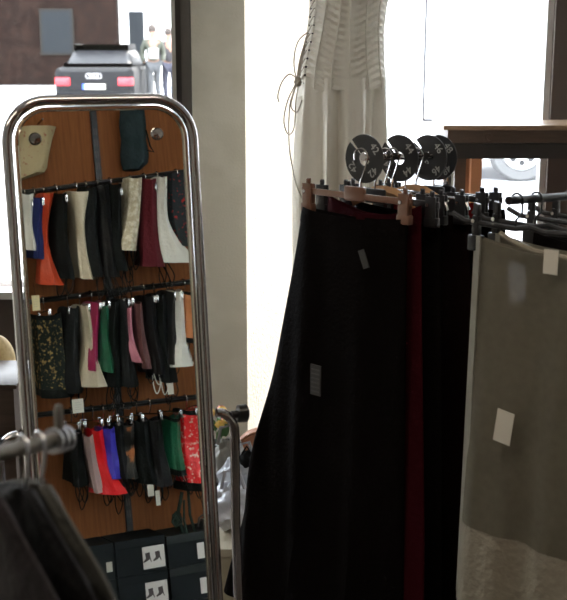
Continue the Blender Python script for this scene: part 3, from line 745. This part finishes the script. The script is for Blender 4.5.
# ------------------------------------------------------------------ skirt rack in the middle
U = Vector((.68, .73, -.06)).normalized(); HH = Vector((U.y, -U.x, 0)).normalized()
A0 = P(361, 157, 2.35)
RZ = A0.z
def rack():
    t = thing('clothes_rack', 'chrome clothes rack carrying the dark long skirts and size discs', 'rack', (A0+U*.33)[:2]+(0,), 0)
    MB().tube([A0+U*.006, A0+U*.34], .0085, 14).build('rail', chrome, t)
    for s in (.33,):
        c = A0+U*s; MB().tube([Vector((c.x, c.y, .03)), c-Z*.012], .013, 12).build('post', chrome, t)
        MB().tube([Vector((c.x, c.y, .03))-U*.3-Z*.015, Vector((c.x, c.y, .03))+U*.3-Z*.015], .014, 10).build('foot', chrome, t)
        MB().tube([Vector((c.x, c.y, .03))-HH*.25-Z*.015, Vector((c.x, c.y, .03))+HH*.25-Z*.015], .0139, 10).build('foot', chrome, t)
rack()
def disc(s, num, words, r=.052, slot=True):
    c = A0+U*s-Z*.004; t = thing('size_disc', words, 'size disc', c, atan2(HH.y, HH.x), 'black size discs on the skirt rack')
    M = axes(c, HH, Z, -U); ri = .0145; n = 60; a0 = radians(136); mb = MB(); vs = []; fs = []
    span = 2*pi-radians(9)
    rings = []
    for k in range(n+1):
        a = a0+radians(4.5)+span*k/n
        o = Vector((cos(a), sin(a), 0)); rings.append([M @ (o*ri+Vector((0, 0, -.0012))), M @ (o*r+Vector((0, 0, -.0012))), M @ (o*r+Vector((0, 0, .0012))), M @ (o*ri+Vector((0, 0, .0012)))])
    mb.loft(rings).build('plate', blackp, t, False)
    for an in (40, -48, 214):
        a = radians(an); rot = Matrix.Rotation(a-pi/2, 4, 'Z')
        text(num, .024, M @ Matrix.Translation((.036*cos(a), .036*sin(a), .0018)) @ rot, white_text, t, 'size_number')
disc(.012, '42', 'black round size disc marked 42, nearest on the rack')
disc(.135, '44', 'black round size disc marked 44 between the 42 and 46 discs')
disc(.245, '46', 'black round size disc marked 46, half covering the 48 disc')
disc(.285, '48', 'black round size disc marked 48, furthest back')

def hook_pts(c, r=.02, drop=.06):
    # over the rail; plane spanned by HH and Z, c = rail centre
    pts = [c+HH*r*cos(a)+Z*r*sin(a) for a in [radians(205-q*18) for q in range(13)]]
    return pts+[c+HH*.012-Z*(.024), c-Z*drop*.75, c-Z*drop]
def big_hanger(s, style, words, tilt=0, half=.15, drop=.075, cat='hanger'):
    c = A0+U*s; t = thing('skirt_hanger', words, cat, c-Z*drop, atan2(HH.y, HH.x), 'skirt hangers on the dark skirt rack')
    pm = {'clear': mat('pinkish_plastic', (.17, .085, .055), .3, coat=.1), 'chrome': chrome, 'black': blackp, 'wood': mat('light_wood', (.55, .3, .13), .5)}[style]
    MB().tube(hook_pts(c, .018, drop), .0022, 8).build('hook', chrome, t)
    D = c-Z*drop-HH*(.015 if style == 'clear' else 0); M = axes(D, HH, Z, -U)
    if style in ('clear', 'black'):
        b = MB().box((-half, -.022, -.004), (half, -.008, .004), M, bev=.0015)
        b.box((-.028, -.026, -.006), (.028, .006, .006), M, bev=.004); b.build('bar', pm, t)
    elif style == 'chrome':
        MB().tube([D-HH*half-Z*.03, D-HH*(half-.006)-Z*.015, D-HH*(half-.03)-Z*.008, D-Z*.004, D+HH*(half-.03)-Z*.008, D+HH*(half-.006)-Z*.015, D+HH*half-Z*.03], .0042, 10).build('bar', pm, t)
    else:
        MB().loft([[D+HH*(x)+Z*(z+dz)+U*dy for dz, dy in ((.012, 0), (0, .008), (-.012, 0), (0, -.008))] for x, z in ((-half, -.045), (-half*.6, -.022), (-.03, -.004), (0, 0), (.03, -.004), (half*.6, -.022), (half, -.045))]).build('bar', pm, t)
    cm = pm if style == 'clear' else blackp
    for sd in (-1, 1):
        x = sd*(half-.018); q = MB()
        for zz in (-.008, .003):
            q.box((x-.013, -.052, zz), (x+.013, .002, zz+.005), M, bev=.0012)
        q.box((x-.016, -.062, -.0085), (x+.016, -.042, .0085), M, bev=.002)
        q.box((x-.011, .002, -.012), (x-.003, .013, -.006), M, bev=.001); q.box((x+.003, .002, .006), (x+.011, .013, .012), M, bev=.001)
        cl = q.build('clip', cm, t)
        MB().tube([M @ Vector((x-.006, -.016, -.010)), M @ Vector((x-.006, -.016, .011))], .004, 8).build('spring', chrome, cl)
    return t
def skirt(s, words, m, wl, wr, hl, hr, z0, z1, th=.022, seed=0, stripe=None, dz=0, name='skirt', group='long dark skirts on the rack', origin_=None, sag=.012, amp=.012, parts=None):
    c = (origin_ or A0)+U*s; top = RZ-z0 if origin_ is None else c.z-z0
    t = thing(name, words, 'skirt', (c.x, c.y, top), atan2(HH.y, HH.x), group)
    n = 72; N = 30; rnd = random.Random(seed); p1, p2, p3 = [rnd.uniform(0, 6) for _ in range(3)]
    def ring(v, g=0):
        l = wl+(hl-wl)*(v**1.12); r_ = wr+(hr-wr)*(v**.9); mid = (l+r_)/2; h = (r_-l)/2
        z = top-(top-z1)*v; out = []
        for k in range(n):
            a = 2*pi*k/n; ca, sa = cos(a), sin(a)
            x = mid+(h+g)*(abs(ca)**.9)*(1 if ca > 0 else -1)
            y = (th*(1+.8*v)+g)*sa+amp*(.15+v)*(sin(x*38+p1)+.5*sin(x*75+p2+v*2))
            sg = -sag*(1-v)**4*max(0, 1-((x-mid)/max(h, .01))**2)
            out.append(c*1.0+HH*x-U*y+Z*(z-c.z+sg))
        return out
    MB().loft([ring(.03, -.004), ring(0, -.002)]+[ring(i/N) for i in range(N+1)]+[ring(1, -.003)]).build('cloth', m, t)
    MB().loft([ring(v, .0015) for v in (.0, .015, .033)], cap=False).build('waistband', m, t)
    return t, ring, c
sk_black = cloth('black_skirt_cloth', (.0045, .0035, .0035), rough=.9, spec=.03, bump=.2, bscale=120)
sk_brown = cloth('dark_brown_skirt_cloth', (.008, .004, .004), rough=.9, spec=.03, bump=.2)
sk_maroon = cloth('maroon_skirt_cloth', (.036, .003, .006), rough=.8, spec=.05)
sk_red = cloth('red_skirt_cloth', (.12, .006, .008), rough=.8, spec=.05)
big_hanger(0, 'clear', 'translucent pinkish plastic skirt hanger nearest on the rack, below the 42 disc', half=.152, drop=.07)
t, ring, c = skirt(.0, 'long black flared skirt nearest on the rack with a small label on its front', sk_black, -.165, .125, -.44, .135, .12, .26, seed=1)
# labels on the front skirt
def cloth_label(par, px, py, w, h, m, name='label', Yo=0, rot=0):
    r = ray(px, py); p = CAM+r*(((A0-U*.045)-CAM).dot(U)/r.dot(U))
    MB().box((-w/2, -h/2, 0), (w/2, h/2, .002), axes(p, HH, Z, -U) @ Matrix.Rotation(rot, 4, 'Z')).build(name, m, par, False)
    return p
dim = mat('dark_label', (.022, .02, .02), .6)
p = cloth_label(t, 316, 380, .03, .07, dim)
l = MB(); Mq = axes(p-U*.001, HH, Z, -U)
for k in range(6): l.box((-.012, -.028+.01*k, .001), (.012, -.025+.01*k, .0018), Mq)
l.build('label_lines', mat('label_line', (.04, .038, .036), .6), t, False)
cloth_label(t, 364, 259, .016, .04, mat('grey_label', (.035, .035, .035), .6), rot=.4)
# maroon garment folded over just behind
skirt(.035, 'long maroon skirt showing as a narrow band right of the front black skirt', sk_maroon, -.12, .135, -.13, .185, .095, .32, th=.012, seed=3, sag=.03)
for s, st, wds, hf in ((.05, 'black', 'black plastic skirt hanger right behind the pinkish one', .17), (.085, 'wood', 'light wooden hanger between the 42 and 44 discs', .12), (.11, 'chrome', 'chrome bar hanger just in front of the 44 disc', .15), (.16, 'chrome', 'chrome bar hanger just behind the 44 disc', .17), (.2, 'wood', 'light wooden hanger in front of the 46 disc', .12),
                       (.27, 'black', 'black plastic hanger between the 46 and 48 discs', .15), (.31, 'black', 'black plastic hanger just behind the 48 disc', .16)):
    big_hanger(s, st, wds, half=hf)
sk = [(.085, 'long black skirt second from the front of the rack', sk_black, -.11, .15, -.2, .19, 11), (.125, 'long black skirt with a red ribbon loop at its waist', sk_black, -.12, .13, -.2, .15, 12),
      (.175, 'long dark brown skirt behind the one with the ribbon loop', sk_brown, -.14, .16, -.2, .22, 13), (.225, 'long black skirt right behind the dark brown one', sk_black, -.12, .15, -.18, .2, 14),
      (.275, 'long dark red skirt showing a thin edge in the middle of the rack', sk_red, -.12, .11, -.17, .2, 15), (.305, 'long black skirt furthest back on the rack', sk_black, -.13, .17, -.2, .26, 16)]
for s, wds, m, a, b, c1, d1, sd in sk:
    t, ring, c = skirt(s, wds, m, a, b, c1, d1, .115+.012*(sd % 3), .3, th=.011, seed=sd, amp=.004)
    if sd == 12:
        # red ribbon loop at its top
        q = c+HH*.085-Z*.105-U*.075
        MB().tube([q+HH*(.016*cos(a)+.01)+Z*(.03*sin(a)-.03)+U*.004*sin(2*a) for a in [k*pi/8 for k in range(16)]], .005, 8, closed=True).build('ribbon_loop', mat('red_ribbon', (.5, .01, .03), .4), t)

# ------------------------------------------------------------------ the near right rack with white sheer skirts
B0 = P(517, 200, 2.02)
def rack2():
    c = B0+U*.55
    t = thing('clothes_rack', 'black clothes rack on the right carrying the white sheer skirts', 'rack', (c.x, c.y, 0))
    MB().tube([B0-U*.03, B0+U*1.1], .008, 14).build('rail', blackm, t)
    MB().tube([Vector((c.x, c.y, .03)), c-Z*.012], .013, 12).build('post', blackm, t)
    f = Vector((c.x, c.y, .014))
    MB().tube([f-U*.35, f+U*.35], .013, 10).build('foot', blackm, t)
    MB().tube([f-HH*.22, f+HH*.22], .0129, 10).build('foot', blackm, t)
rack2()
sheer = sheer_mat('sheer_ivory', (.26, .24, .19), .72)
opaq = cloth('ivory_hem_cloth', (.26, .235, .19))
def hanger2(s, words, half=.17, off=.03):
    A = B0+U*s; t = thing('skirt_hanger', words, 'hanger', A-Z*.06, atan2(HH.y, HH.x), 'black skirt hangers on the right rack')
    MB().tube(hook_pts(A, .012, .05), .0022, 8).build('hook', blackm, t)
    M = axes(A-Z*.05+HH*off, HH, Z, -U)
    MB().tube([M @ Vector(p) for p in ((-half, .012, 0), (-half+.03, .0, 0), (-.03, -.004, 0), (0, .002, 0), (.03, -.004, 0), (half-.03, 0, 0), (half, .012, 0))], .0055, 8).build('bar', blackp, t)
    for sd in (-1, 1):
        x = sd*(half-.055); q = MB()
        q.box((x-.014, -.055, -.009), (x+.014, -.025, .009), M, bev=.002); q.box((x-.007, -.026, -.006), (x+.007, .012, .006), M, bev=.001)
        q.box((x-.012, .012, -.014), (x-.004, .036, -.004), M, bev=.001); q.box((x+.004, .012, .004), (x+.012, .036, .014), M, bev=.001)
        cl = q.build('clip', blackp, t); MB().tube([M @ Vector((x-.003, .002, -.012)), M @ Vector((x-.003, .002, .010))], .004, 8).build('spring', chrome, cl)
    return t
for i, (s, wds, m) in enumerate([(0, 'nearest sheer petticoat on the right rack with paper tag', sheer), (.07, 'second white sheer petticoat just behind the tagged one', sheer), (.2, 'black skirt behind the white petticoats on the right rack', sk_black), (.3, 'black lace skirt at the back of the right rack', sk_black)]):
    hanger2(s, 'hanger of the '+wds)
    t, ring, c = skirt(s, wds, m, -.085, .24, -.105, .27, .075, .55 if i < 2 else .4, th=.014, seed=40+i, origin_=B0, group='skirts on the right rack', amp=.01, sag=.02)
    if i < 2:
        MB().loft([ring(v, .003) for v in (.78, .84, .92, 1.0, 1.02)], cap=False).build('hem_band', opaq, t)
        rows = []
        for v in [k/14 for k in range(15)]:
            q = ring(v, .0015); L = q[n_ := 36]; 
            rows.append([L+HH*.0-U*.006, L+HH*.022-U*.02, L+HH*.022-U*.016, L+HH*.0+U*.004])
        MB().loft(rows).build('side_seam', sheer_mat('seam_ivory', (.40, .38, .32), .9), t, False)
    if i == 0:
        def pt(px, py, k=.034):
            r = ray(px, py); return CAM+r*(((B0-U*k)-CAM).dot(U)/r.dot(U))
        q = pt(551, 262); MB().box((-.014, -.022, 0), (.014, .022, .002), axes(q, HH, Z, -U)).build('paper_tag', paper, t, False)
        q = pt(504, 427); MB().box((-.018, -.032, 0), (.018, .032, .002), axes(q, HH, Z, -U) @ Matrix.Rotation(-.12, 4, 'Z')).build('care_label', paper, t, False)
        MB().tube([pt(a, b, .03) for a, b in ((500, 233), (515, 243), (535, 251), (567, 258), (600, 262))], .005, 8).build('piped_seam', opaq, t)

# ------------------------------------------------------------------ near left rack (out of focus)
def near_rack():
    Y = 1.0
    a = P(-60, 466, .9); b = P(52, 441, 1.03); d = (b-a).normalized()
    t = thing('clothes_rack', 'grey metal clothes rack end at the lower left close to the viewer', 'rack', ((a+b)/2)[:2]+(0,))
    gm = mat('grey_metal', (.22, .21, .19), .35, .8)
    e = b+d*.022
    MB().tube([a-d*.25, b], .0075, 14).build('rail', gm, t)
    for k, r in ((.0, .013), (.009, .0135), (.018, .013)):
        MB().tube([b+d*k, b+d*(k+.004)], r, 20).build('end_ring', steel, t)
    MB().tube([b+d*.004, b+d*.027], .009, 14).build('end_cap', blackp, t)
    q = b+d*.012
    MB().tube([q+Z*.012, q+Z*.03, q+Z*.036], [.0045, .0045, .003], 10).build('peg', gm, t)
    post = a-d*.1
    MB().tube([Vector((post.x, post.y, .02)), post], .011, 12).build('post', gm, t)
    MB().tube([Vector((post.x-.2, post.y, .013)), Vector((post.x+.2, post.y, .013))], .012, 10).build('foot', gm, t)
    MB().tube([Vector((post.x, post.y-.2, .013)), Vector((post.x, post.y+.2, .013))], .0119, 10).build('foot', gm, t)
    n = Vector((d.y, -d.x, 0)).normalized()
    if n.y > 0: n = -n
    # the hangers run across the rail (towards lower right)
    hv = Vector((.58, -.81, 0)).normalized()
    cols = [cloth('near_black_cloth', (.012, .012, .014)), cloth('near_hazy_cloth', (.06, .06, .055)), cloth('near_dark_cloth', (.02, .016, .018))]  # the grey of the front dress stands in for lens flare haze
    for k, (s, wd, gn) in enumerate([(-.018, 'metal hanger nearest the end rings of the lower left rack', 'dark dress with painted lens haze and thin red piping on the lower left rack'), (-.042, 'metal hanger second from the end rings of the lower left rack', 'black dress behind the red piped one on the lower left rack'), (-.085, 'metal hanger third from the end rings of the lower left rack', 'black jacket at the far left of the lower left rack')]):
        c = b+d*s; h = thing('coat_hanger', wd, 'hanger', c-Z*.06, 0, 'hangers on the lower left rack')
        pts = [c+hv*.012*cos(a_)+Z*.012*sin(a_) for a_ in [radians(200-q*20) for q in range(12)]]+[c+hv*.008-Z*.018, c-Z*.035, c-Z*.05]
        MB().tube(pts, .0018, 8).build('hook', steel, h)
        sh = [(-.19, -.12), (-.12, -.088), (-.04, -.058), (0, -.05), (.04, -.058), (.12, -.088), (.19, -.12)]
        MB().tube([c+hv*x*.9+Z*(z-.004) for x, z in sh], .0035, 8).build('shoulder_bar', mat('matte_black', (.01, .01, .01), .9, spec=.1), h)
        g = thing('dress' if k < 2 else 'jacket', gn, 'garment', c-Z*.06, 0)
        rings = []
        nrm = Vector((-hv.y, hv.x, 0))
        prof = [(-.042, .016, .016), (-.05, .045, .018), (-.062, .075, .02), (-.085, .13, .022), (-.115, .178, .022), (-.15, .188, .022), (-.22, .19, .022), (-.4, .16, .022), (-.6, .19, .024), (-.85, .24, .026)]
        for z, hw, th in prof:
            rings.append([c+hv*(hw*cos(2*pi*q/36))+nrm*(th*sin(2*pi*q/36)*(.7+.3*cos(6*pi*q/36*2)))*(.45 if k else .5)+Z*z for q in range(36)])
        MB().loft(rings).build('cloth', cols[(1, 0, 2)[k]], g)
        if k == 0:
            fr = -nrm if nrm.y > 0 else nrm
            MB().tube([c+hv*x+Z*z+fr*.016 for x, z in ((.03, -.08), (.05, -.12), (.075, -.17), (.085, -.23), (.08, -.35))], .0015, 6).build('piping', mat('red_piping', (.6, .06, .04), .5), g)
near_rack()

# ------------------------------------------------------------------ bags and bits behind the mirror stand
plast = mat('grey_plastic_bag', (.42, .44, .50), .35, bump=1.0, bscale=14, col2=(.56, .57, .60), nscale=5)
def plbag(px, py, Y, rad, words, seed, m=plast):
    c = P(px, py, Y); bt = thing('plastic_bag', words, 'bag', (c.x, c.y, c.z-rad[2]), 0, 'plastic bags behind the mirror')
    MB().blob(c, rad, amp=.10, seed=seed, n=48, m=28, fr=5).build('bag', m, bt)
    MB().tube([c+Vector((-.03, -.02, rad[2]*.9)), c+Vector((-.02, -.03, rad[2]+.05)), c+Vector((.02, -.03, rad[2]+.06)), c+Vector((.04, -.02, rad[2]*.9))], .006, 6).build('handle', m, bt)
cr = thing('storage_crate', 'dark storage crate on the floor under the plastic bags', 'crate', (P(240, 560, 3.1).x, 3.15, 0))
zc = P(240, 530, 3.1).z
xa, xb = P(222, 560, 3.1).x-.02, P(262, 560, 3.1).x+.05
MB().box((xa, 2.98, 0), (xb, 3.4, zc-.03), bev=.01).build('body', mat('beige_crate', (.40, .36, .26), .7), cr)
MB().box((xa-.01, 2.97, zc-.029), (xb+.01, 3.41, zc), bev=.006).build('rim', mat('beige_rim', (.46, .42, .32), .6), cr)
plbag(232, 505, 3.12, (.075, .09, .07), 'pale grey crumpled plastic bag lowest in the pile', 3)
plbag(243, 480, 3.2, (.075, .08, .075), 'blue grey crumpled plastic bag in the middle of the pile', 5, mat('blue_grey_bag', (.36, .39, .45), .35, bump=1, bscale=14))
plbag(228, 462, 3.28, (.055, .07, .075), 'grey plastic bag on top behind the chrome post', 9, mat('mid_grey_bag', (.22, .22, .21), .5, bump=1, bscale=14))
def bits():
    c = P(262, 455, 3.4); t = thing('round_box', 'reddish brown round box standing against the splayed wall', 'box', c)
    MB().lathe([(0, -.03), (.085, -.03), (.09, -.02), (.09, .02), (.085, .03), (0, .03)], axes(c, (1, .1, 0), Z, Vector((.1, -1, .0))), 40).build('drum', mat('red_brown_card', (.36, .15, .08), .6), t)
    MB().tube([c+Vector((.09*cos(a), -.03, .09*sin(a))) for a in [k*pi/16 for k in range(32)]], .005, 8, closed=True).build('rim', mat('brown_rim', (.25, .1, .05), .5), t)
    c = P(256, 466, 3.22); t = thing('ornament_ball', 'orange ball in front of the reddish brown round box', 'ball', c)
    MB().blob(c, (.032, .03, .04), amp=.03, seed=2).build('ball', satin('orange_ball', (.7, .25, .07)), t)
    MB().tube([c+Z*.036, c+Z*.05], .006, 8).build('cap', blackp, t)
    c = P(247, 462, 3.18); t = thing('small_pouch', 'small black pouch left of the orange ball', 'pouch', c)
    MB().blob(c, (.026, .025, .036), amp=.08, seed=8).build('pouch', blk, t)
    MB().tube([c+Vector((-.015, -.01, .03)), c+Vector((0, -.01, .055)), c+Vector((.015, -.01, .03))], .003, 6).build('strap', blk, t)
    c = P(247, 500, 3.05)
    c = P(259, 500, 3.3); t = thing('paper_bag', 'orange brown paper bag below the orange ball', 'bag', (c.x, c.y, zc))
    MB().loft([[Vector((c.x+a*sx, 3.28+b*sy, z)) for sx, sy in ((-1, -1), (1, -1), (1, 1), (-1, 1))] for z, a, b in ((zc+.001, .05, .03), (c.z, .055, .035), (c.z+.06, .05, .02))]).build('bag', mat('brown_paper', (.5, .28, .13), .7), t, False)
    MB().tube([(c.x-.02, 3.245, c.z+.05), (c.x, 3.24, c.z+.085), (c.x+.02, 3.245, c.z+.05)], .003, 6).build('handle', mat('brown_cord', (.3, .15, .07), .7), t)
    # vase with pink and yellow flowers
    c = P(219, 430, 3.3); t = thing('flower_vase', 'slim vase of pink and yellow artificial flowers behind the mirror edge', 'vase', (c.x, c.y, 0))
    zt = c.z-.04
    MB().lathe([(0, 0), (.05, 0), (.055, .02), (.03, zt*.5), (.025, zt*.85), (.035, zt), (.03, zt), (.02, zt*.85), (0, zt*.85)], Matrix.Translation((c.x, c.y, 0))).build('vase', mat('dark_glaze', (.05, .06, .05), .3), t)
    rnd = random.Random(5); st = MB(); lf = MB(); 
    for k in range(9):
        o = Vector((rnd.uniform(-.03, .03), rnd.uniform(-.03, .03), rnd.uniform(.01, .07)))
        st.tube([(c.x, c.y, zt-.02), c+o*.6-Z*.01, c+o], .0015, 5)
        lf.blob(c+o*.7-Z*.02, (.012, .006, .022), Matrix.Rotation(rnd.uniform(0, 3), 3, 'Z') @ Matrix.Rotation(rnd.uniform(-.8, .8), 3, 'Y'), n=8, m=6)
        fm = mat(('pink_petal', 'yellow_petal')[k % 2], ((.75, .2, .2), (.8, .55, .12))[k % 2], .6)
        MB().blob(c+o+Z*.006, (.014, .014, .011), amp=.18, seed=k, fr=5).build('flower', fm, t)
    st.build('stems', mat('stem_green', (.06, .16, .04), .6), t); lf.build('leaves', MATS['stem_green'], t)
bits()
# sill things at the far left
def sillthings():
    c = P(-4, 362, 3.0); t = thing('round_lamp_shade', 'round yellowish woven lampshade at the far left beyond the mirror', 'lampshade', (c.x, c.y, 0))
    MB().blob(c, (.055, .055, .08)).build('shade', mat('woven_yellow', (.65, .5, .25), .7, col2=(.5, .36, .16), nscale=40), t)
    MB().tube([(c.x, c.y, .02), (c.x, c.y, c.z-.07)], .01, 10).build('stem', blackm, t)
    MB().lathe([(0, 0), (.08, 0), (.08, .01), (.01, .025), (0, .025)], Matrix.Translation((c.x, c.y, 0))).build('base', blackm, t)
    a = P(-60, 390, 2.7); b = P(16, 385, 2.7)
    t = thing('side_table', 'dark side table at the far left beyond the mirror', 'table', ((a.x+b.x)/2, 2.8, 0))
    MB().box((a.x, 2.7, b.z-.012), (b.x, 2.93, b.z), bev=.002).build('tabletop', dark_wood, t)
    MB().box((a.x+.01, 2.71, b.z-.14), (b.x-.01, 2.92, b.z-.0125)).build('apron', dark_wood, t, False)
    for x in (a.x+.015, b.x-.045):
        for y in (2.715, 2.885): MB().box((x, y, 0), (x+.03, y+.03, b.z-.141)).build('leg', dark_wood, t, False)
sillthings()
